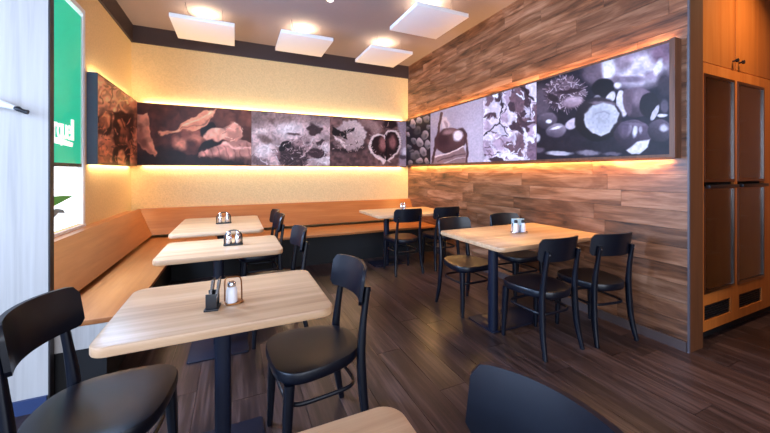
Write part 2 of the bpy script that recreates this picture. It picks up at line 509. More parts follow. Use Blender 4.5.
class Paint:
    def __init__(self, px, py, base, crop, seed, warp=9.0):
        self.crop = crop
        x0, y0, s = crop
        self.x, self.y = (px - x0) * s, (py - y0) * s
        self.s = s
        self.rng = np.random.default_rng(seed)
        wx = self.vnoise(26) + 0.5 * self.vnoise(11); wy = self.vnoise(26) + 0.5 * self.vnoise(11)
        self.x, self.y = self.x + wx * warp, self.y + wy * warp      # organic outlines
        self.c = np.empty(px.shape + (3,)); self.c[...] = base
    def vnoise(self, size, ysc=1.0):
        g = self.rng.random((64, 64))
        u, v = self.x / size, self.y / size * ysc
        i, j = np.floor(u).astype(int), np.floor(v).astype(int)
        fu, fv = u - i, v - j
        fu, fv = fu * fu * (3 - 2 * fu), fv * fv * (3 - 2 * fv)
        q = lambda a, b: g[a % 64, b % 64]
        return (q(i, j) * (1 - fu) + q(i + 1, j) * fu) * (1 - fv) + (q(i, j + 1) * (1 - fu) + q(i + 1, j + 1) * fu) * fv - 0.5
    def bristle(self, cx, cy, rx, ry, n, ln, cols, w=2.4, radial=0.6, rmin=0.0, rmax=1.0):
        """short random strokes, roughly pointing outwards"""
        for k in range(n):
            a = self.rng.random() * 2 * math.pi; r = math.sqrt(rmin ** 2 + self.rng.random() * (rmax ** 2 - rmin ** 2))
            x, y = cx + rx * r * math.cos(a), cy + ry * r * math.sin(a)
            t = a + (self.rng.random() - .5) * 2 * math.pi * (1 - radial); l = ln * (.5 + self.rng.random())
            self.line([(x, y), (x + l * math.cos(t), y + l * math.sin(t))], w, cols[k % len(cols)], 2.5)
    def mix(self, a, col):
        a = np.clip(a, 0, 1)[..., None]
        self.c = self.c * (1 - a) + np.array(col, float) * a
    def ell(self, cx, cy, rx, ry, col, rot=0, soft=0.15, shade=None, rough=0.0):
        t = R(rot); dx, dy = self.x - cx, self.y - cy
        u, v = (dx * math.cos(t) + dy * math.sin(t)) / rx, (-dx * math.sin(t) + dy * math.cos(t)) / ry
        r = np.sqrt(u * u + v * v)
        if rough:
            an = np.arctan2(v, u)
            r = r * (1 + rough * (np.sin(an * 17 + 1) * .5 + np.sin(an * 29) * .35 + np.sin(an * 7 + 2) * .3))
        a = (1 - r) / soft + 0.5
        if shade is None:
            self.mix(a, col)
        else:
            k = np.clip((u * -0.5 + v * 0.8) * 0.5 + 0.5, 0, 1)[..., None]
            cc = np.array(col) * (1 - k) + np.array(shade) * k
            a = np.clip(a, 0, 1)[..., None]
            self.c = self.c * (1 - a) + cc * a
    def poly(self, pts, col, soft=3.0):
        d = np.full(self.x.shape, 1e9); ins = np.zeros(self.x.shape, bool)
        n = len(pts)
        for i in range(n):
            (ax, ay), (bx, by) = pts[i], pts[(i + 1) % n]
            ex, ey = bx - ax, by - ay
            t = np.clip(((self.x - ax) * ex + (self.y - ay) * ey) / (ex * ex + ey * ey + 1e-9), 0, 1)
            d = np.minimum(d, np.hypot(self.x - ax - t * ex, self.y - ay - t * ey))
            cond = ((ay > self.y) != (by > self.y)) & (self.x < (bx - ax) * (self.y - ay) / (by - ay + 1e-9) + ax)
            ins ^= cond
        sd = np.where(ins, -d, d)
        self.mix(0.5 - sd / soft, col)
    def line(self, pts, w, col, soft=3.0):
        d = np.full(self.x.shape, 1e9)
        for (ax, ay), (bx, by) in zip(pts, pts[1:]):
            ex, ey = bx - ax, by - ay
            t = np.clip(((self.x - ax) * ex + (self.y - ay) * ey) / (ex * ex + ey * ey + 1e-9), 0, 1)
            d = np.minimum(d, np.hypot(self.x - ax - t * ex, self.y - ay - t * ey))
        self.mix((w / 2 - d) / soft + 0.5, col)
    def grain(self, amp, size, ysc=1.0):
        """smooth value noise over the print"""
        self.c = self.c * (1 + amp * self.vnoise(size, ysc)[..., None] * 2)

def art_leaf_left(px, py):
    p = Paint(px, py, (140, 98, 80), (85, 90, 4.53), 1, 10)
    p.grain(0.4, 26, 0.5)
    p.bristle(110, 40, 110, 90, 40, 34, ((184, 130, 100), (92, 56, 42), (128, 82, 62)), 6, 0.3)
    D = (38, 20, 16)
    p.poly([(58, 125), (85, 100), (118, 110), (124, 170), (105, 205), (60, 195)], D, 8)
    p.ell(90, 140, 24, 42, (172, 116, 86), 8, 0.3, (120, 72, 52))
    p.poly([(128, 105), (165, 95), (222, 110), (216, 280), (190, 300), (160, 285), (125, 240)], D, 10)
    p.line([(150, 135), (172, 175), (190, 225), (200, 260)], 14, (128, 82, 62), 8)
    p.line([(165, 130), (190, 190)], 5, (175, 125, 98), 4)
    p.ell(178, 205, 20, 40, (92, 56, 42), 10, 0.4)
    p.ell(95, 275, 36, 66, (168, 110, 86), 6, 0.3, (110, 64, 48))
    p.poly([(128, 250), (150, 262), (150, 345), (125, 345)], D, 6)
    p.ell(166, 310, 14, 42, (176, 122, 92), 0, 0.4)
    p.ell(214, 270, 10, 46, (150, 100, 74), 0, 0.5)
    p.poly([(182, 300), (205, 290), (205, 345), (182, 345)], D, 6)
    p.bristle(140, 220, 90, 130, 60, 26, ((150, 100, 76), (60, 34, 26), (104, 66, 50)), 4, 0.2)
    p.grain(0.3, 12)
    p.line([(60, 335), (230, 345)], 14, (70, 40, 30), 10)
    p.line([(90, 0), (120, 40), (110, 80)], 6, (120, 74, 54), 6); p.line([(130, 20), (175, 90)], 8, (192, 138, 106), 8)
    return p.c

def art_husks(px, py):
    p = Paint(px, py, (66, 36, 29), (85, 90, 4.53), 2, 14)
    p.ell(690, 120, 160, 70, (84, 50, 42), 0, 0.9)
    p.ell(470, 320, 330, 60, (34, 20, 20), 0, 0.6)
    T = (172, 114, 90)
    p.poly([(222, 110), (288, 110), (290, 190), (308, 250), (328, 282), (320, 297), (270, 270), (238, 228), (226, 170)], T, 5)
    p.poly([(226, 130), (262, 160), (280, 240), (322, 294), (270, 270), (238, 228)], (126, 78, 62), 14)
    p.poly([(335, 188), (400, 184), (470, 132), (540, 92), (592, 90), (578, 132), (520, 180), (462, 186), (400, 196), (350, 206)], T, 5)
    p.line([(400, 190), (500, 140), (575, 100)], 6, (206, 150, 120), 8)
    p.line([(430, 178), (520, 160), (575, 128)], 5, (126, 78, 60), 6)
    p.ell(468, 236, 86, 56, (112, 66, 54), -6, 0.12, (60, 32, 28))
    p.ell(432, 246, 34, 28, (168, 112, 92), 0, 0.8)
    p.ell(500, 215, 40, 16, (134, 84, 68), 0, 0.8)
    p.ell(665, 196, 48, 46, (186, 132, 114), 15, 0.2, (130, 86, 76))
    p.ell(560, 182, 40, 26, (24, 12, 12), -35, 0.2)
    p.ell(592, 205, 54, 28, (196, 146, 126), -8, 0.2, (150, 102, 88))
    p.poly([(505, 285), (560, 262), (630, 238), (700, 228), (758, 240), (760, 335), (690, 326), (600, 312), (510, 300)], (150, 106, 96), 6)
    for k in range(7):
        p.line([(530 + k * 34, 268 - k * 4), (548 + k * 34, 312 + k * 2)], 4, (112, 74, 68), 5)
    p.line([(620, 240), (690, 262), (758, 268)], 8, (196, 150, 138), 7)
    p.poly([(505, 285), (530, 240), (580, 226), (628, 232), (600, 252), (545, 266)], (22, 12, 12), 8)
    p.bristle(680, 190, 50, 36, 16, 16, ((206, 156, 136), (140, 96, 84)), 3, .3)
    p.ell(470, 330, 330, 26, (30, 17, 17), 0, 0.9)
    p.grain(0.2, 30)
    p.grain(0.12, 14)
    return p.c

def art_burr(px, py):
    p = Paint(px, py, (176, 150, 148), (245, 100, 6.01), 3, 16)
    p.poly([(0, 0), (601, 0), (601, 130), (0, 150)], (142, 116, 112), 60)
    p.grain(0.18, 60)
    W = (214, 198, 198)
    p.ell(265, 180, 75, 42, W, 0, 0.9); p.ell(115, 300, 50, 44, W, 0, 0.7); p.ell(480, 362, 46, 26, W, 0, 0.6)
    p.ell(95, 185, 45, 18, (206, 186, 182), -10, 0.6); p.ell(485, 290, 30, 30, (204, 188, 188), 0, 0.6)
    p.ell(120, 235, 40, 18, (120, 96, 92), 20, 0.8)
    p.ell(160, 120, 20, 22, (120, 96, 92), 0, 0.9)
    p.ell(80, 372, 66, 26, (112, 90, 92), 8, 0.7, rough=.15)
    p.ell(290, 325, 108, 88, (150, 120, 120), 0, 0.25, rough=0.10)
    p.ell(290, 340, 92, 66, (66, 48, 52), 0, 0.25, rough=0.08)
    p.ell(240, 275, 44, 28, (34, 24, 28), -22, 0.2)
    p.bristle(320, 275, 70, 50, 70, 16, ((206, 178, 176), (96, 72, 76), (150, 122, 122)), 3.5, .5)
    p.bristle(290, 345, 90, 60, 60, 18, ((110, 86, 88), (46, 32, 36)), 3.5, .5)
    p.ell(290, 208, 40, 9, (104, 82, 82), 0, 0.5)
    p.poly([(366, 170), (395, 140), (430, 160), (470, 165), (450, 200), (400, 212)], (70, 52, 54), 10)
    p.poly([(425, 255), (460, 232), (475, 245), (450, 278), (430, 272)], (72, 54, 56), 8)
    p.ell(432, 322, 54, 28, (66, 48, 52), 8, 0.3, rough=.08)
    p.line([(330, 345), (390, 300), (420, 250)], 8, (190, 160, 158), 6)
    p.bristle(300, 330, 280, 80, 50, 22, ((214, 198, 196), (110, 88, 90)), 3.5, .3)
    p.line([(60, 330), (130, 380)], 5, (210, 190, 190), 5); p.line([(380, 360), (470, 355)], 5, (205, 190, 190), 6)
    p.grain(0.14, 9)
    return p.c

def art_heart(px, py):
    p = Paint(px, py, (112, 82, 78), (325, 110, 6.99), 4, 10)
    p.poly([(0, 270), (320, 290), (340, 420), (0, 420)], (98, 72, 70), 30)
    p.grain(0.25, 18)
    p.poly([(500, 60), (600, 60), (600, 400), (510, 400), (530, 250)], (158, 138, 146), 16)
    p.ell(150, 255, 130, 40, (40, 28, 30), 0, 0.6)
    p.ell(310, 120, 84, 52, (166, 134, 128), 30, 0.35, (120, 90, 86))
    p.ell(305, 170, 22, 50, (84, 58, 58), -30, .6)
    p.ell(455, 98, 50, 30, (44, 28, 30), 0, 0.5)
    p.ell(180, 175, 106, 104, (208, 186, 182), 20, 0.12, (150, 124, 122), rough=0.05)
    p.poly([(55, 118), (110, 152), (160, 140), (205, 128), (196, 150), (146, 168), (150, 205), (128, 190), (70, 188), (50, 160)], (34, 22, 24), 7)
    p.ell(100, 228, 44, 46, (150, 120, 116), 0, 0.2, (96, 70, 70))
    p.poly([(60, 178), (105, 200), (140, 225), (148, 268), (128, 262), (110, 225), (70, 200)], (214, 190, 184), 6)
    p.bristle(180, 200, 96, 80, 60, 12, ((190, 164, 158), (224, 204, 198), (150, 122, 118)), 3, .7, .4, 1.0)
    p.bristle(160, 255, 110, 30, 30, 14, ((180, 150, 144), (70, 50, 50)), 3.5, .5)
    W = (218, 196, 190)
    p.ell(372, 244, 66, 78, W, 10, 0.08); p.ell(468, 228, 64, 92, W, -8, 0.08)
    p.poly([(312, 262), (530, 255), (480, 330), (452, 352), (468, 362), (430, 350), (405, 382), (396, 362), (345, 325)], W, 6)
    K = (46, 24, 24)
    p.ell(376, 246, 52, 68, K, 10, 0.1); p.ell(468, 230, 50, 78, K, -8, 0.1)
    p.poly([(330, 272), (515, 262), (470, 320), (432, 348), (375, 318)], K, 8)
    p.ell(404, 236, 26, 48, (158, 104, 98), 6, 0.8); p.ell(474, 226, 26, 46, (150, 98, 94), -6, 0.8)
    p.line([(420, 175), (428, 250), (430, 345)], 9, (24, 12, 14), 6)
    p.line([(412, 176), (414, 198)], 7, W, 4)
    p.bristle(425, 215, 108, 110, 40, 12, ((196, 168, 162), (120, 92, 90)), 3, .9, .85, 1.0)
    p.ell(560, 290, 22, 26, (214, 202, 208), 0, 0.5); p.ell(540, 330, 24, 16, (90, 74, 80), 0, 0.5)
    p.grain(0.08, 8)
    return p.c

def art_pile(px, py):
    p = Paint(px, py, (40, 28, 32), (400, 90, 5.28), 5, 12)
    for cx, cy, rx, ry, k in ((65, 178, 15, 23, 1), (100, 163, 18, 19, 1), (140, 152, 16, 19, .8), (45, 232, 10, 14, 1), (90, 214, 19, 22, .55), (131, 236, 20, 24, .9), (70, 266, 15, 15, .8), (105, 275, 20, 24, 1), (147, 290, 15, 27, .9), (48, 300, 12, 14, .7), (122, 325, 19, 26, .95), (80, 345, 26, 20, .7), (100, 372, 20, 18, .9), (55, 385, 13, 15, .8), (142, 375, 13, 21, .9), (60, 325, 10, 10, .6), (155, 195, 12, 18, .8), (40, 200, 9, 12, .7)):
        c = np.array((206, 180, 176)) * k
        p.ell(cx, cy, rx, ry, c, cx * 3 % 60 - 30, 0.25, c * 0.5)
        p.ell(cx + 5, cy + 5, rx * .4, ry * .35, c * 0.55, 0, 0.7)
    return p.c

def art_sprout(px, py):
    p = Paint(px, py, (170, 152, 160), (400, 90, 5.28), 6, 7)
    p.ell(400, 300, 100, 180, (188, 172, 182), 0, 0.9)
    p.poly([(218, 140), (246, 138), (264, 180), (246, 222), (222, 205)], (206, 180, 176), 8)
    p.ell(244, 185, 8, 24, (164, 134, 134), -15, .6)
    p.line([(220, 122), (212, 170), (196, 250), (172, 385)], 13, (86, 56, 56), 4)
    p.line([(228, 125), (200, 270)], 3, (190, 160, 156), 3)
    p.ell(320, 250, 34, 50, (74, 46, 48), 0, 0.2)
    p.ell(262, 268, 80, 66, (112, 76, 76), -18, 0.08, (72, 44, 46))
    p.ell(228, 258, 34, 40, (66, 38, 42), 0, 0.8)
    p.ell(255, 225, 30, 12, (150, 112, 110), -15, 0.8)
    p.ell(306, 242, 24, 28, (228, 208, 212), 10, 0.5)
    p.line([(348, 232), (356, 290), (350, 388)], 13, (82, 52, 56), 4); p.line([(357, 240), (362, 300)], 4, (180, 150, 150), 4)
    p.poly([(168, 390), (190, 352), (262, 332), (330, 296), (346, 330), (346, 392)], (142, 110, 108), 6)
    p.line([(188, 352), (262, 334), (332, 298)], 7, (222, 196, 190), 4)
    p.line([(200, 375), (270, 352), (340, 335)], 5, (92, 64, 64), 5)
    p.line([(230, 390), (290, 362), (342, 356)], 5, (196, 168, 164), 5)
    p.grain(0.05, 6)
    return p.c

def art_foliage(px, py):
    p = Paint(px, py, (206, 190, 200), (475, 75, 4.46), 7, 20)
    p.grain(0.12, 40)
    G, K, V = (112, 84, 92), (74, 54, 62), (176, 150, 164)
    for cx, cy, rx, ry, c, ro in ((196, 105, 34, 62, G, 8), (165, 140, 14, 28, K, -15), (215, 212, 30, 26, G, 20), (186, 236, 34, 14, K, 30), (68, 182, 26, 13, K, -10), (200, 312, 22, 54, G, 5), (60, 108, 16, 30, G, 10), (100, 96, 16, 24, K, 30), (132, 190, 22, 22, V, 0), (160, 320, 18, 34, G, -25), (255, 225, 14, 60, V, 5), (262, 335, 28, 50, (122, 96, 110), 0), (110, 300, 30, 30, V, 20), (60, 330, 20, 40, V, -20), (230, 95, 14, 50, K, -12), (150, 100, 10, 40, V, 10), (100, 372, 34, 12, K, 0), (60, 230, 18, 20, V, 40), (150, 282, 26, 8, V, -20), (205, 175, 22, 16, K, -40), (270, 180, 16, 50, G, 0)):
        p.ell(cx, cy, rx, ry, c, ro, 0.25, rough=0.12)
    for a in range(5):
        t = R(a * 50 + 200)
        p.line([(215, 225), (215 + 42 * math.cos(t), 225 + 34 * math.sin(t))], 13, K, 7)
    p.bristle(160, 230, 130, 170, 50, 22, ((236, 226, 234), (92, 68, 78), (140, 112, 124)), 5, .2)
    p.line([(125, 70), (112, 170), (100, 212), (40, 272)], 6, (52, 38, 44), 4); p.line([(100, 212), (145, 262)], 5, (52, 38, 44), 4)
    p.line([(205, 48), (262, 112)], 10, (44, 32, 38), 5); p.line([(250, 112), (238, 190)], 5, (60, 44, 50), 4)
    W = (232, 222, 230)
    p.line([(224, 252), (258, 300)], 11, W, 4); p.line([(270, 275), (290, 278)], 12, W, 5)
    for a in range(6):
        t = R(a * 60 + 15)
        p.line([(152, 352), (152 + 34 * math.cos(t), 352 + 26 * math.sin(t))], 6, W, 4)
    p.line([(160, 365), (215, 366)], 8, W, 4); p.line([(70, 270), (75, 330)], 4, W, 4); p.line([(85, 290), (120, 275)], 4, W, 4)
    p.grain(0.12, 8)
    return p.c

def art_chestnuts(px, py):
    p = Paint(px, py, (36, 30, 40), (530, 40, 3.55), 8, 4.5)
    p.poly([(180, 70), (515, -20), (515, 150), (300, 165), (200, 130)], (118, 96, 110), 50)
    p.ell(395, 105, 96, 60, (198, 184, 196), -12, 0.6); p.ell(278, 98, 26, 46, (214, 204, 210), 5, 0.4)
    p.ell(225, 118, 32, 40, (98, 82, 92), 0, 0.6); p.ell(330, 75, 30, 30, (150, 130, 142), 0, .7)
    p.ell(465, 50, 36, 36, (124, 96, 112), 0, 0.7); p.ell(430, 125, 24, 16, (150, 132, 146), 0, .7)
    p.ell(480, 155, 28, 40, (66, 54, 64), 0, 0.6); p.ell(350, 140, 60, 12, (120, 104, 118), 0, .7)
    p.ell(455, 95, 14, 30, (222, 212, 220), 25, .5)
    p.grain(0.15, 22)
    p.ell(40, 225, 34, 60, (88, 74, 84), 0, 0.6)
    # spiny burr
    p.bristle(124, 192, 66, 56, 70, 12, ((168, 146, 154), (120, 98, 108)), 2, .92, .9, 1.05)
    p.ell(122, 190, 68, 57, (112, 90, 98), 0, 0.3, (70, 52, 60), rough=0.05)
    p.bristle(124, 190, 62, 52, 170, 11, ((206, 186, 192), (58, 42, 50), (150, 126, 134)), 2.4, .5)
    p.ell(140, 182, 46, 8, (52, 34, 42), -8, 0.4); p.ell(80, 205, 22, 12, (48, 34, 40), 30, 0.5)
    p.ell(150, 222, 36, 20, (196, 170, 178), -10, 0.5, (130, 104, 114))
    p.ell(258, 168, 42, 32, (26, 20, 26), -10, 0.15); p.ell(312, 162, 14, 10, (224, 214, 220), 0, 0.6)
    p.ell(285, 205, 14, 26, (206, 196, 202), 25, 0.3); p.ell(240, 205, 12, 8, (150, 140, 148), 0, .6)
    # glossy nuts
    p.ell(60, 286, 36, 28, (120, 104, 116), -10, 0.2, (50, 42, 52)); p.ell(66, 290, 10, 7, (226, 218, 224), 0, .6)
    p.ell(92, 322, 36, 24, (160, 144, 154), -12, 0.2, (70, 58, 70)); p.ell(92, 312, 20, 5, (222, 212, 220), -12, .6)
    p.ell(150, 297, 28, 18, (190, 174, 184), -30, 0.25)
    p.ell(378, 222, 64, 54, (128, 106, 120), 0, 0.1, (58, 44, 54))
    p.ell(326, 226, 20, 48, (204, 194, 202), -8, 0.15); p.ell(345, 222, 16, 46, (98, 78, 90), -8, 0.3)
    p.ell(385, 205, 22, 26, (136, 114, 126), 0, .9)
    p.ell(424, 232, 34, 46, (34, 26, 34), 0, 0.12); p.ell(444, 258, 10, 30, (192, 182, 192), 25, 0.25)
    p.ell(470, 268, 18, 7, (214, 206, 214), 0, .5); p.ell(478, 235, 14, 24, (90, 78, 90), 0, .5)
    p.ell(243, 282, 84, 78, (62, 48, 56), 0, 0.08, (20, 15, 19)); p.ell(260, 226, 44, 8, (120, 104, 114), 4, .6)
    p.poly([(196, 262), (222, 232), (262, 222), (300, 234), (316, 262), (312, 292), (296, 304), (284, 330), (254, 342), (222, 332), (200, 308), (193, 285)], (190, 186, 192), 5)
    p.ell(250, 278, 44, 40, (168, 164, 172), 0, 0.8); p.line([(232, 262), (262, 252), (282, 262)], 3, (140, 136, 146), 5)
    p.ell(365, 338, 66, 54, (104, 86, 102), 5, 0.08, (40, 30, 40))
    p.ell(352, 318, 7, 20, (150, 136, 150), 14, .8); p.ell(372, 322, 9, 22, (210, 204, 214), 6, .7); p.ell(392, 318, 6, 15, (170, 158, 172), -4, .8); p.ell(374, 300, 34, 5, (120, 104, 120), 4, .8); p.ell(335, 320, 18, 24, (96, 80, 96), 0, .9)
    p.poly([(342, 392), (380, 362), (424, 354), (420, 380), (388, 404), (360, 404)], (206, 200, 206), 5)
    p.ell(460, 322, 44, 40, (104, 88, 102), 0, 0.12, (40, 32, 40)); p.ell(474, 312, 14, 12, (190, 182, 194), 0, .7)
    p.ell(104, 402, 44, 8, (176, 168, 176), 2, 0.5); p.ell(208, 400, 40, 9, (126, 116, 126), 0, 0.6); p.ell(292, 404, 30, 7, (96, 86, 98), 0, .6)
    p.ell(22, 348, 14, 16, (196, 186, 196), 0, .5); p.ell(30, 390, 20, 10, (90, 78, 90), 0, .6)
    p.grain(0.07, 7)
    return p.c

PRINT_GAIN = 1.1
def print_plane(name, P0, U, V, nu, nv, fn, parent, gain=None):
    """thin sheet at P0 spanned by U (width) and V (height), coloured per vertex"""
    a, b = np.meshgrid(np.linspace(0, 1, nu + 1), np.linspace(0, 1, nv + 1))
    P0, U, V = map(np.array, (P0, U, V))
    pts = P0 + a[..., None] * U + b[..., None] * V
    px, py = proj(pts[..., 0], pts[..., 1], pts[..., 2])
    col = np.clip(fn(px, py), 0, 255) / 255
    lin = np.where(col <= 0.04045, col / 12.92, ((col + 0.055) / 1.055) ** 2.4) * (gain or PRINT_GAIN)
    lin = np.clip(1.15 * lin ** 1.12, 0.004, 0.95)
    verts = pts.reshape(-1, 3)
    idx = np.arange((nu + 1) * (nv + 1)).reshape(nv + 1, nu + 1)
    faces = np.stack([idx[:-1, :-1], idx[:-1, 1:], idx[1:, 1:], idx[1:, :-1]], -1).reshape(-1, 4)
    me = bpy.data.meshes.new(name)
    me.from_pydata(verts.tolist(), [], faces.tolist())
    at = me.color_attributes.new('print', 'FLOAT_COLOR', 'POINT')
    at.data.foreach_set('color', np.concatenate([lin.reshape(-1, 3), np.ones((verts.shape[0], 1))], 1).ravel())
    me.materials.append(M['print'])
    return link(bpy.data.objects.new(name, me), parent)

EPS = 0.0015
EDGE = 0.014
def led_light(name, loc, direction, length, power, color, along):
    o = area_light(name, loc, direction, length if along == 'x' else 0.03, 0.03 if along == 'x' else length, power, color)
    return o

# left wall box -------------------------------------------------
PIC_Z0, PIC_Z1 = 1.37, 2.25
LX = XL + PIC_D
LY0, LY1 = 4.0, YB - PIC_D
art = empty('picture_box', (0, 0, 0))
tag(art, 'short backlit picture box of brown bark and husks beside the window', 'picture')
slab('panel', (LX - 0.03, LX, LY0 + 0.0125, LY1 - 0.001, PIC_Z0, PIC_Z1), M['frame_wood'], art)
slab('end_cap', (XL + 0.0005, LX + 0.002, LY0, LY0 + 0.012, PIC_Z0, PIC_Z1), M['frame_dark'], art)
print_plane('print', (LX + EPS, LY0 + 0.013, PIC_Z0 + EDGE), (0, LY1 - LY0 - 0.016, 0), (0, 0, PIC_Z1 - PIC_Z0 - 2 * EDGE), 110, 80, art_leaf_left, art, 2.2)
for zz, nm in ((PIC_Z1 - 0.022, 1), (PIC_Z0 + 0.008, -1)):
    slab('led_strip', (LX - 0.042, LX - 0.031, LY0 + 0.05, LY1 - 0.04, zz, zz + 0.012), M['led'], art)

# back wall box -------------------------------------------------
PIC_Z0, PIC_Z1 = 1.388, 2.238
BY = YB - PIC_D
bx0, bx1 = LX, XR - PIC_D
art2 = empty('picture_box', (0, 0, 0))
tag(art2, 'long backlit box of three chestnut photographs above the cream wall bench', 'picture')
slab('panel', (bx0, bx1, BY, BY + 0.03, PIC_Z0, PIC_Z1), M['frame_wood'], art2)
def x_at(px):           # x where a photo column meets the back box
    t = (px - 385) / 330; s, c = math.sin(YAW), math.cos(YAW)
    return BY * (t * c + s) / (c - t * s)
xs = [bx0 + 0.004, x_at(251.5), x_at(330), bx1 - 0.002]
for (a, b_), fn, n in zip(zip(xs, xs[1:]), (art_husks, art_burr, art_heart), (230, 170, 180)):
    print_plane('print', (a, BY - EPS, PIC_Z0 + EDGE), (b_ - a - 0.003, 0, 0), (0, 0, PIC_Z1 - PIC_Z0 - 2 * EDGE), n, 110, fn, art2, 1.9 if fn is art_husks else None)
for zz in (PIC_Z1 - 0.022, PIC_Z0 + 0.008):
    slab('led_strip', (bx0 + 0.05, bx1 - 0.05, BY + 0.031, BY + 0.042, zz, zz + 0.012), M['led'], art2)

# right wall box ------------------------------------------------
PIC_Z0, PIC_Z1 = 1.408, 2.268
EDGE = 0.022
RX = XR - PIC_D
ry0, ry1 = 1.298, YB - PIC_D
art3 = empty('picture_box', (0, 0, 0))
tag(art3, 'long backlit picture box of chestnut photographs on the planked wall', 'picture')
slab('panel', (RX, RX + 0.03, ry0 + 0.0345, ry1 - 0.001, PIC_Z0, PIC_Z1), M['frame_wood'], art3)
slab('end_cap', (RX - 0.006, XR - 0.0005, ry0, ry0 + 0.034, PIC_Z0 - 0.004, PIC_Z1 + 0.004), M['frame_wood'], art3)
def y_at(px):
    t = (px - 385) / 330; s, c = math.sin(YAW), math.cos(YAW)
    return RX * (c - t * s) / (t * c + s)
ys = [ry0 + 0.036, y_at(536.5), y_at(483), y_at(430.5), ry1 - 0.003]
for (a, b_), fn, n in zip(zip(ys, ys[1:]), (art_chestnuts, art_foliage, art_sprout, art_pile), (300, 180, 150, 90)):
    print_plane('print', (RX - EPS, b_ - 0.003, PIC_Z0 + EDGE), (0, a - b_ + 0.003, 0), (0, 0, PIC_Z1 - PIC_Z0 - 2 * EDGE), n, 220 if n > 200 else 130, fn, art3)
for zz in (PIC_Z1 - 0.022, PIC_Z0 + 0.008):
    slab('led_strip', (RX + 0.031, RX + 0.042, ry0 + 0.06, ry1 - 0.04, zz, zz + 0.012), M['led_o'], art3)

LED_L, LED_B, LED_R = 6, 18, 34
PIC_Z0, PIC_Z1 = 1.388, 2.240
for up in (1, -1):
    zz = PIC_Z1 - 0.006 if up > 0 else PIC_Z0 + 0.006
    led_light('led_light', (XL + 0.024, (LY0 + LY1) / 2, zz), (-0.0, 0, up), LY1 - LY0 - 0.1, LED_L, WARM, 'y')
    led_light('led_light', ((bx0 + bx1) / 2, YB - 0.024, zz), (0, 0.0, up), bx1 - bx0 - 0.1, LED_B, WARM, 'x')
    led_light('led_light', (XR - 0.024, (ry0 + ry1) / 2, zz), (0.0, 0, up), ry1 - ry0 - 0.1, LED_R, LED_ORANGE, 'y')

# ------------------------------------------------------------------ ceiling lamps
LAMP_Z = 3.045
def make_lamp():
    t = empty('ceiling_lamp', (0, 0, 0))
    h = 0.335
    bm = bmesh.new(); box(bm, -h, h, -h, h, 0, 0.045, 0.003); finish('panel', bm, M['lamp_white'], t, 35)
    up = empty('x', (0, 0, 0)); bpy.data.objects.remove(up)
    bm = bmesh.new(); lathe(bm, [(0, 0.0455), (0.07, 0.0455), (0.075, 0.06), (0.06, 0.078), (0.055, 0.08)], 0, 0, 24); finish('uplight_housing', bm, M['chrome'], t, 40)
    bm = bmesh.new(); lathe(bm, [(0.054, 0.079), (0.03, 0.086), (0, 0.088)], 0, 0, 24); finish('bulb', bm, M['lamp_emit'], t, 60)
    for sx in (-1, 1):
        for sy in (-1, 1):
            bm = bmesh.new(); sweep(bm, [(sx * 0.2, sy * 0.2, 0.0455), (sx * 0.2, sy * 0.2, ZC - LAMP_Z - 0.0005)], 0.0016, 6); finish('suspension_wire', bm, M['steel'], t)
    bm = bmesh.new(); sweep(bm, spline([(-0.12, -0.22, 0.046), (-0.13, -0.23, 0.09), (-0.17, -0.20, 0.15), (-0.19, -0.22, ZC - LAMP_Z - 0.0005)], 5), 0.0025, 6); finish('power_cable', bm, M['black_plastic'], t, 60)
    return t
lamp0 = make_lamp()
LAMPS = [(-0.34, 4.70, 'square white ceiling lamp next to the window side of the cream wall', 6.0), (0.86, 4.63, 'square white ceiling lamp above the middle of the cream wall bench', 6.0), (2.07, 4.63, 'square white ceiling lamp nearest the corner of cream and planked walls', 6.0),
         (2.07, 3.34, 'square white ceiling lamp above the table by the planked wall', 6.0)]
for i, (x, y, lab, pw) in enumerate(LAMPS):
    o = lamp0 if i == 0 else copy_tree(lamp0)
    o.location = (x, y, LAMP_Z)
    tag(o, lab, 'ceiling lamp', 'hanging square ceiling lamps')
    d = bpy.data.lights.new('uplight', 'AREA'); d.shape = 'DISK'; d.size = 0.10; d.energy = pw; d.color = LAMP
    l = bpy.data.objects.new('uplight', d); l.location = (x, y, LAMP_Z + 0.095); l.rotation_euler = (R(180), 0, 0)
    COL.objects.link(l)

# small bright spotlights on the ceiling towards the viewer
for i, (x, y) in enumerate(((0.885, 3.30), (-0.025, 3.55))):
    t = empty('ceiling_spotlight', (x, y, ZC))
    bm = bmesh.new(); lathe(bm, [(0, -0.0005), (0.05, -0.0005), (0.05, -0.02), (0.012, -0.024), (0.012, -0.12), (0, -0.12)], 0, 0, 20); finish('stem', bm, M['lamp_white'], t, 40)
    bm = bmesh.new(); lathe(bm, [(0, -0.1205), (0.034, -0.1205), (0.036, -0.235), (0.030, -0.235), (0.028, -0.13), (0, -0.129)], 0, 0, 20); finish('head', bm, M['lamp_white'], t, 40)
    bm = bmesh.new(); lathe(bm, [(0, -0.215), (0.0275, -0.215), (0.0275, -0.222), (0, -0.226)], 0, 0, 20); finish('bulb', bm, M['lamp_emit'], t, 40)
    tag(t, ('small white ceiling spotlight above the aisle floor', 'small white ceiling spotlight above the tables by the window bench')[i], 'spotlight', 'small ceiling spotlights')
    area_light('spot_light', (x, y, ZC - 0.24), (0, 0, -1), 0.05, 0.05, 1.2, (1.0, 0.82, 0.6), 110)

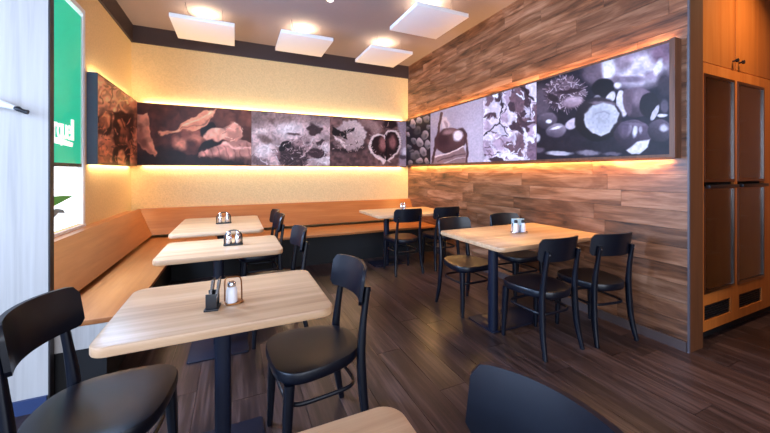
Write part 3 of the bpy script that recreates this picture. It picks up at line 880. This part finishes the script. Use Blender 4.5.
# out-of-view spot added in the passage ceiling to brighten the cabinet
sp = empty('cabinet_fill_spotlight', (3.75, 0.62, ZC - 0.012))
tag(sp, 'unseen round spotlight added in the passage ceiling to light the cabinet', 'spotlight')
bm = bmesh.new(); lathe(bm, [(0.05, 0.0), (0.062, 0.0), (0.062, 0.0115), (0.05, 0.0115), (0.05, 0.0)], 0, 0, 24); finish('rim', bm, M['chrome'], sp, 40)
bm = bmesh.new(); lathe(bm, [(0, 0.008), (0.048, 0.008), (0.048, 0.0115), (0, 0.0115)], 0, 0, 24); finish('bulb', bm, M['lamp_emit'], sp, 40)
area_light('spot_light', (3.75, 0.62, ZC - 0.02), (0, 0.32, -1), 0.09, 0.09, 12, (1.0, 0.72, 0.42), 95)

# ------------------------------------------------------------------ tables
def make_table(name, x0, x1, y0, y1, post, plate, label, posts=None, grain='x'):
    t = empty(name, (post[0], post[1], 0))
    ox, oy = post[0], post[1]
    bm = bmesh.new(); round_slab(bm, x0 - ox, x1 - ox, y0 - oy, y1 - oy, 0.715, 0.75, 0.055, 0.007); finish('table_top', bm, M['ash'], t, 40)
    for q in (posts or [post]):
        bm = bmesh.new(); sweep(bm, [(q[0] - ox, q[1] - oy, 0.0125), (q[0] - ox, q[1] - oy, 0.7145)], 0.032, square=True); finish('post', bm, M['steel_black'], t, 50)
    bm = bmesh.new(); round_slab(bm, plate[0] - ox, plate[1] - ox, plate[2] - oy, plate[3] - oy, 0.0, 0.012, 0.02, 0.003); finish('base_plate', bm, M['steel_black'], t, 40)
    bm = bmesh.new()
    box(bm, max(x0 + 0.12, -9) - ox, x1 - 0.12 - ox, -0.03, 0.03, 0.690, 0.7148); box(bm, -0.03, 0.03, y0 + 0.1 - oy, y1 - 0.1 - oy, 0.694, 0.7146)
    finish('support_bracket', bm, M['steel_black'], t)
    tag(t, label, 'table')
    return t
make_table('bistro_table', -0.425, 0.372, 1.305, 1.895, (-0.048, 1.62), (-0.215, 0.135, 1.36, 1.86), 'pale wood table holding the black menu stand')
make_table('bistro_table', -0.472, 0.318, 2.44, 3.035, (-0.115, 2.80), (-0.30, 0.095, 2.575, 3.03), 'pale wood table between the menu stand table and the bench corner table')
make_table('bistro_table', -0.535, 0.258, 3.385, 4.50, (-0.14, 3.94), (-0.38, 0.045, 3.70, 4.18), 'longer pale wood table in the corner of the two benches')
make_table('bistro_table', 1.738, 2.955, 1.815, 2.612, (1.93, 2.10), (1.885, 2.50, 2.05, 2.37), 'large warm wood table pushed against the planked wall')
make_table('bistro_table', 1.625, 2.74, 3.75, 4.52, (1.93, 4.20), (1.74, 2.22, 4.14, 4.44), 'warm wood table at the end of the cream wall bench')
make_table('bistro_table', -0.45, 0.352, 0.13, 0.715, (-0.06, 0.42), (-0.30, 0.14, 0.18, 0.66), 'bare pale wood table with nothing on it, in line before the menu stand table')

# ------------------------------------------------------------------ chairs
def seat_ring(inset, zf):
    out = []
    n = 40
    for k in range(n):
        a = 2 * math.pi * k / n
        ca, sa = math.cos(a), math.sin(a)
        e = 0.62
        u = math.copysign(abs(ca) ** e, ca); v = math.copysign(abs(sa) ** e, sa)
        w = 0.205 + 0.018 * v if v > 0 else 0.205 + 0.032 * v
        x, y = u * w, v * 0.205
        if v < 0: y -= 0.02 * (1 - u * u)
        d = math.hypot(x, y)
        f = (d - inset) / d
        x, y = x * f, y * f
        out.append((x, y, zf(x, y)))
    return out

def make_chair():
    t = empty('bistro_chair', (0, 0, 0))
    m = M['chair']
    # seat with dished top
    bm = bmesh.new()
    dish = lambda x, y: 0.450 - 0.006 * max(0, 1 - (x * x + (y + .02) ** 2) / 0.028)
    spec = [(0.03, lambda x, y: 0.396), (0.010, lambda x, y: 0.396), (0.004, lambda x, y: 0.402), (0.0, lambda x, y: 0.414), (0.0, lambda x, y: 0.444), (0.003, lambda x, y: 0.449), (0.010, lambda x, y: 0.4502), (0.05, dish), (0.09, dish), (0.13, dish), (0.17, dish)]
    rings = [[bm.verts.new(c) for c in seat_ring(i, f)] for i, f in spec]
    n = len(rings[0])
    for a, b in zip(rings, rings[1:]):
        for j in range(n):
            bm.faces.new((a[j], a[(j + 1) % n], b[(j + 1) % n], b[j]))
    bm.faces.new(rings[0][::-1]); bm.faces.new(rings[-1])
    finish('seat', bm, m, t, 45)
    # front legs
    for s in (-1, 1):
        bm = bmesh.new()
        sweep(bm, [(s * 0.168, 0.150, 0.3955), (s * 0.172, 0.158, 0.25), (s * 0.178, 0.168, 0.0)], [.021, .019, .0125], square=True)
        finish('leg', bm, m, t, 50)
    # rear legs, bent in one sweep from foot to backrest
    for s in (-1, 1):
        bm = bmesh.new()
        pts = spline([(s * 0.192, -0.235, 0.0), (s * 0.180, -0.203, 0.16), (s * 0.172, -0.190, 0.33), (s * 0.166, -0.190, 0.46), (s * 0.160, -0.206, 0.60), (s * 0.156, -0.228, 0.745)], 4)
        k = len(pts) - 1
        rad = [(.0135 + .006 * math.sin(math.pi * min(1, (i / k) * 1.25)) , .0125 + .004 * math.sin(math.pi * min(1, (i / k) * 1.1))) for i in range(k + 1)]
        sweep(bm, pts, rad, square=True)
        finish('leg', bm, m, t, 50)
    # backrest: curved, tilted board with rounded corners
    bm = bmesh.new()
    NS, NH = 22, 7
    W, Hh, z0 = 0.208, 0.165, 0.667
    def pt(si, hi, side):
        u = -1 + 2 * si / NS
        v = hi / NH
        rc = 0.035
        ex = abs(u) * W
        cut = 0.0
        if ex > W - rc:
            q = (ex - (W - rc)) / rc
            cut = rc * (1 - math.sqrt(max(0, 1 - q * q))) * 0.9
        top = Hh + 0.006 * (1 - u * u) - cut
        bot = 0.0 + cut * 0.8
        h = bot + (top - bot) * v
        Rr = 0.34
        th = u * W / Rr
        x = Rr * math.sin(th)
        y = -0.236 + Rr * (1 - math.cos(th)) - 0.16 * h
        th_n = 0.0075
        return Vector((x - side * th_n * math.sin(th), y + side * th_n * math.cos(th) + 0.0, z0 + h))
    g = {}
    for side in (-1, 1):
        for i in range(NS + 1):
            for j in range(NH + 1):
                g[side, i, j] = bm.verts.new(pt(i, j, side))
        for i in range(NS):
            for j in range(NH):
                bm.faces.new((g[side, i, j], g[side, i + 1, j], g[side, i + 1, j + 1], g[side, i, j + 1]))
    for i in range(NS):
        for j in (0, NH):
            bm.faces.new((g[-1, i, j], g[-1, i + 1, j], g[1, i + 1, j], g[1, i, j]))
    for j in range(NH):
        for i in (0, NS):
            bm.faces.new((g[-1, i, j], g[-1, i, j + 1], g[1, i, j + 1], g[1, i, j]))
    bk = finish('backrest', bm, m, t, 40)
    for v in bk.data.vertices: v.co.y += 0.008
    for s in (-1, 1):
        bm = bmesh.new(); lathe(bm, [(0, 0), (.006, 0), (.005, .003), (0, .004)], 0, 0, 10)
        so = finish('screw', bm, M['steel'], bk, 50)
        so.location = (s * 0.157, -0.2435, 0.725); so.rotation_euler = (R(98), 0, 0)
    # ring stretcher of bent wood inside the legs
    bm = bmesh.new()
    ring = []
    for k in range(49):
        a = 2 * math.pi * k / 48
        ca, sa = math.cos(a), math.sin(a)
        u = math.copysign(abs(ca) ** .42, ca); v = math.copysign(abs(sa) ** .42, sa)
        ring.append((u * (0.160 + 0.002 * v), v * 0.165 - 0.014, 0.285))
    sweep(bm, ring, (0.0075, 0.0105), 8)
    finish('stretcher', bm, m, t, 60)
    return t

chair0 = make_chair()
# x, y of the seat centre, turn of the facing direction (0 faces +y, counter-clockwise)
CHAIRS = [
    (-0.432, 1.555, -98, 'black wooden chair in front of the white ash partition'),
    (0.345, 1.63, 95, 'black wooden chair on the aisle side of the menu stand table'),
    (0.285, 2.80, 93, 'black wooden chair at the middle one of the three tables along the window bench'),
    (0.235, 3.77, 92, 'black wooden chair at the bench corner table, next to the aisle'),
    (0.235, 4.22, 91, 'black wooden chair at the bench corner table, next to the cream wall bench'),
    (2.01, 3.885, -2, 'black wooden chair at the cream wall bench end table, on the aisle side'),
    (2.60, 3.88, -4, 'black wooden chair at the cream wall bench end table, against the planked wall'),
    (2.03, 2.565, 180, 'black wooden chair at the large table, aisle side, backing the bench end table'),
    (2.72, 2.60, 176, 'black wooden chair at the large table, wall side, facing the one by the cabinet'),
    (2.13, 1.84, 0, 'black wooden chair at the large table, drawn up close to its post'),
    (2.665, 1.775, -9, 'black wooden chair at the large table, closest to the wooden cabinet'),
    (0.373, 0.437, 98, 'black wooden chair with a blue-shining backrest at the bare table'),
]
for i, (x, y, a, lab) in enumerate(CHAIRS):
    o = chair0 if i == 0 else copy_tree(chair0)
    o.location = (x, y, 0)
    o.rotation_euler = (0, 0, R(a))
    tag(o, lab, 'chair', 'black wooden bistro chairs')

# ------------------------------------------------------------------ things on the tables
def shaker(parent, x, y, z0, r, h, body, cap, name='shaker'):
    bm = bmesh.new(); lathe(bm, [(0, z0), (r * .9, z0), (r, z0 + .004), (r * .95, z0 + h * .55), (r * .7, z0 + h * .72), (r * .62, z0 + h * .74), (0, z0 + h * .74)], x, y, 18)
    s = finish(name, bm, body, parent, 45)
    bm = bmesh.new(); lathe(bm, [(r * .66, z0 + h * .7405), (r * .72, z0 + h * .76), (r * .72, z0 + h * .9), (r * .5, z0 + h * .98), (0, z0 + h)], x, y, 18)
    finish('cap', bm, cap, s, 45)
    return s

def caddy(loc, rz, label, w=0.13, h=0.11, body='chrome', cap='chrome', arch=True, frame='black_plastic', napkin=False):
    t = empty('condiment_caddy', loc, rz)
    bm = bmesh.new(); round_slab(bm, -w / 2, w / 2, -0.032, 0.032, 0, 0.012, 0.02, 0.003); finish('tray', bm, M[frame], t, 40)
    if arch:
        bm = bmesh.new()
        pts = [(-w / 2 + .008, 0, 0.012)] + [(-(w / 2 - .008) * math.cos(math.pi * k / 12), 0, h * .52 + h * .48 * math.sin(math.pi * k / 12)) for k in range(13)] + [(w / 2 - .008, 0, 0.012)]
        sweep(bm, pts, (0.013, 0.005), 8); finish('handle', bm, M[frame], t, 60)
    for s in (-1, 1):
        shaker(t, s * w * 0.23, -0.004, 0.0125, 0.022, h * 0.86, M[body], M[cap])
    if napkin:
        nb = slab('napkin_holder', (-w * .36, w * .36, 0.012, 0.028, 0.0125, h * .8), M['chrome'], t, 0.002)
        slab('napkins', (-w * .32, w * .32, 0.0285, 0.045, 0.0125, h), M['napkin'], nb, 0.001)
        slab('napkins', (-w * .34, w * .34, 0.004, 0.0115, h * .55, h * 1.02), M['napkin'], nb, 0.001)
    tag(t, label, 'condiment caddy', 'condiment caddies on the tables')
    return t
TZ = 0.75
ms = empty('menu_stand', (-0.082, 1.50, TZ), R(-8))
tag(ms, 'black menu stand with two upright silver-edged cards', 'menu stand')
bm = bmesh.new(); box(bm, -0.026, 0.026, -0.036, 0.036, 0, 0.008, .002); finish('foot', bm, M['black_plastic'], ms, 40)
bm = bmesh.new(); box(bm, -0.020, 0.020, -0.030, -0.024, 0.0082, 0.066, .001); box(bm, -0.020, 0.020, 0.024, 0.030, 0.0082, 0.066, .001); box(bm, -0.003, 0.003, -0.0238, 0.0238, 0.0082, 0.060)
finish('holder', bm, M['black_plastic'], ms, 40)
for sx in (-1, 1):
    bm = bmesh.new(); box(bm, -0.0025, 0.0025, -0.0225, 0.0225, 0, 0.112)
    cobj = finish('menu_card', bm, M['black_plastic'], ms); cobj.location = (sx * 0.011, 0, 0.0085); cobj.rotation_euler = (0, R(8), 0)
    bm = bmesh.new(); box(bm, -0.004, 0.004, -0.0262, -0.0228, 0, 0.115)
    finish('silver_edge', bm, M['chrome'], cobj)
cd = empty('condiment_caddy', (-0.008, 1.53, TZ), R(10))
tag(cd, 'small brass wire caddy with a white jar beside the menu stand', 'condiment caddy', 'condiment caddies on the tables')
bm = bmesh.new(); round_slab(bm, -0.032, 0.04, -0.03, 0.03, 0, 0.006, 0.02, 0.002); finish('tray', bm, M['bronze'], cd, 40)
shaker(cd, -0.006, -0.006, 0.0065, 0.023, 0.088, M['white_ceramic'], M['chrome'], 'jar')
bm = bmesh.new(); sweep(bm, spline([(0.036, 0.005, 0.006), (0.036, 0.01, 0.06), (0.030, 0.012, 0.098), (0.0, 0.016, 0.104), (-0.026, 0.018, 0.098), (-0.028, 0.02, 0.05), (-0.028, 0.02, 0.006)], 4), (0.005, 0.003), 8); finish('handle', bm, M['bronze'], cd, 60)
caddy((-0.012, 2.74, TZ), R(0), 'black caddy with two silver shakers on the middle table of the window bench', 0.135, 0.112)
caddy((-0.11, 3.93, TZ), R(4), 'dark arched caddy with chrome shakers on the bench corner table', 0.15, 0.12)
caddy((2.335, 2.21, TZ), R(-15), 'chrome caddy with pale blue napkins on the large table', 0.155, 0.125, arch=False, frame='chrome', cap='black_plastic', body='white_ceramic', napkin=True)
caddy((2.20, 4.22, TZ), R(-10), 'small chrome caddy on the cream wall bench end table', 0.10, 0.11, arch=True, frame='chrome')

# ------------------------------------------------------------------ built-in cabinet with glass doors
CY = WALL_END + 0.012
cab = empty('built_in_cabinet', (0, 0, 0))
tag(cab, 'tall orange wood cabinet with glass refrigerator doors and dark vents', 'cabinet')
X0, D1, D2, D3, D4, X1 = 3.155, 3.225, 3.715, 3.765, 4.27, 4.79
DZ0, DZ1, DM = 0.37, 2.05, 1.205
slab('filler_panel', (XR + 0.0105, X0 - 0.0008, WALL_END - 0.012, WALL_END - 0.0005, 0.0, ZC - 0.001), M['cab_dark'], cab)
bm = bmesh.new()
box(bm, X0, D1, CY, CY + 0.022, 0.09, 2.13)
box(bm, D2, D3, CY, CY + 0.022, DZ0, DZ1)
box(bm, D4, X1, CY, CY + 0.022, 0.09, 2.13)
box(bm, D1, D4, CY, CY + 0.022, DZ1, 2.13)
VE = [(3.235, 3.66, 0.165, 0.285), (3.80, 4.23, 0.165, 0.285)]
box(bm, D1, D4, CY, CY + 0.022, 0.09, 0.165); box(bm, D1, D4, CY, CY + 0.022, 0.285, DZ0)
box(bm, D1, VE[0][0], CY, CY + 0.022, 0.165, 0.285); box(bm, VE[0][1], VE[1][0], CY, CY + 0.022, 0.165, 0.285); box(bm, VE[1][1], D4, CY, CY + 0.022, 0.165, 0.285)
finish('front_frame', bm, M['cab'], cab)
slab('plinth', (X0, X1, CY + 0.05, CY + 0.07, 0.0, 0.0895), M['black_base'], cab)
for a, b_, c, d in VE:
    v = slab('vent', (a, b_, CY + 0.014, CY + 0.02, c, d), M['black_base'], cab)
    for k in range(6):
        zz = c + 0.012 + k * 0.019
        slab('louvre', (a + 0.004, b_ - 0.004, CY + 0.006, CY + 0.0138, zz, zz + 0.005), M['black_plastic'], v)
for a, b_ in ((X0, 3.735), (3.739, X1 - 0.3)):
    dr = slab('cupboard_door', (a, b_, CY - 0.001, CY + 0.02, 2.135, ZC - 0.004), M['cab'], cab, 0.002)
    kx = b_ - 0.05 if a == X0 else a + 0.05
    bm = bmesh.new(); sweep(bm, [(kx, CY - 0.0012, 2.20), (kx, CY - 0.02, 2.20), (kx, CY - 0.022, 2.20), (kx, CY - 0.036, 2.20), (kx, CY - 0.038, 2.20)], [.007, .007, .015, .016, .010], 14); finish('knob', bm, M['black_plastic'], dr, 40)
for a, b_ in ((D1, D2), (D3, D4)):
    bm = bmesh.new()
    y0, y1 = CY + 0.06, CY + 0.50
    box(bm, a + .002, b_ - .002, y1, y1 + 0.01, DZ0, DZ1); box(bm, a - 0.012, a - .0005, y0 - .03, y1, DZ0, DZ1); box(bm, b_ + .0005, b_ + 0.012, y0 - .03, y1, DZ0, DZ1)
    box(bm, a, b_, y0 - .03, y1, DZ0 - 0.012, DZ0 - .0005); box(bm, a, b_, y0 - .03, y1, DZ1 + .0005, DZ1 + 0.012)
    inn = finish('refrigerator_interior', bm, M['fridge_in'], cab)
    for zz in (0.62, 0.90, 1.48, 1.76):
        slab('shelf', (a + 0.01, b_ - 0.01, y0 + 0.02, y1 - 0.02, zz, zz + 0.008), M['steel'], inn)
    for c, d in ((DZ0 + 0.004, DM - 0.018), (DM + 0.018, DZ1 - 0.004)):
        bm = bmesh.new(); f = 0.02
        box(bm, a + .004, a + f, CY - 0.006, CY + 0.024, c, d); box(bm, b_ - f, b_ - .004, CY - 0.006, CY + 0.024, c, d)
        box(bm, a + f, b_ - f, CY - 0.006, CY + 0.024, c, c + f); box(bm, a + f, b_ - f, CY - 0.006, CY + 0.024, d - f, d)
        g_ = finish('glass_door', bm, M['bronze_frame'], cab)
        slab('pane', (a + f + .0005, b_ - f - .0005, CY + 0.004, CY + 0.009, c + f + .0005, d - f - .0005), M['fridge_glass'], g_)
        hz = d - 0.02 if d < DM else c + 0.003
        if d < DM:
            bm = bmesh.new(); box(bm, a + 0.01, b_ - 0.01, CY - 0.034, CY - 0.0065, d - 0.012, d + 0.014, 0.003); finish('handle', bm, M['black_plastic'], g_, 40)

# ------------------------------------------------------------------ lettering and vinyl leaves in the window
cu = bpy.data.curves.new('lettering', 'FONT')
cu.body = 'Urquell'
cu.size = 0.30
cu.shear = 0.0
cu.extrude = 0.002
cu.offset = 0.0035
cu.space_character = 0.86
tmp = bpy.data.objects.new('tmp', cu)
COL.objects.link(tmp)
bpy.context.view_layer.update()
me = bpy.data.meshes.new_from_object(tmp.evaluated_get(bpy.context.evaluated_depsgraph_get()))
bpy.data.objects.remove(tmp)
w0 = max(v.co.x for v in me.vertices)
TY0, TY1, TZ0 = 3.25, 3.735, 1.575
for v in me.vertices:
    x, y, zz = v.co
    k = (TY1 - TY0) / w0
    v.co = Vector((WX + 0.003 + zz, TY0 + x * k, TZ0 + y * 0.85)) - Vector((WX, 3.3, 1.36))
me.materials.clear(); me.materials.append(M['sign_text'])
link(bpy.data.objects.new('lettering', me), sign)
bm = bmesh.new()
vs = [bm.verts.new(Vector((WX + 0.003, y, z)) - Vector((WX, 3.3, 1.36))) for y, z in ((3.25, 1.53), (3.70, 1.515), (3.715, 1.55), (3.45, 1.575), (3.25, 1.56))]
bm.faces.new(vs)
ex = bmesh.ops.extrude_face_region(bm, geom=bm.faces[:])
bmesh.ops.translate(bm, vec=(0.003, 0, 0), verts=[v for v in ex['geom'] if isinstance(v, bmesh.types.BMVert)])
finish('underline', bm, M['sign_text'], sign)

def vinyl(name, pts, mat, label):
    bm = bmesh.new()
    c = Vector((XL - 0.0395, sum(p[0] for p in pts) / len(pts), sum(p[1] for p in pts) / len(pts)))
    f = bm.faces.new([bm.verts.new(Vector((XL - 0.0395, y, z)) - c) for y, z in pts])
    ex = bmesh.ops.extrude_face_region(bm, geom=[f])
    bmesh.ops.translate(bm, vec=(0.002, 0, 0), verts=[v for v in ex['geom'] if isinstance(v, bmesh.types.BMVert)])
    o = finish(name, bm, mat)
    o.location = c
    return tag(o, label, 'window sticker')
vinyl('window_sticker', [(3.15, 1.02), (3.3, 1.08), (3.5, 1.105), (3.68, 1.10), (3.83, 1.085), (3.68, 1.06), (3.5, 1.03), (3.3, 1.005)], M['leaf'], 'green leaf sticker on the window glass below the sign')
vinyl('window_sticker', [(3.25, 0.95), (3.4, 0.985), (3.52, 1.005), (3.64, 0.985), (3.68, 0.95), (3.56, 0.965), (3.5, 0.94), (3.3, 0.925)], M['leaf_grey'], 'grey-blue leaf sticker on the window glass under the green leaf')
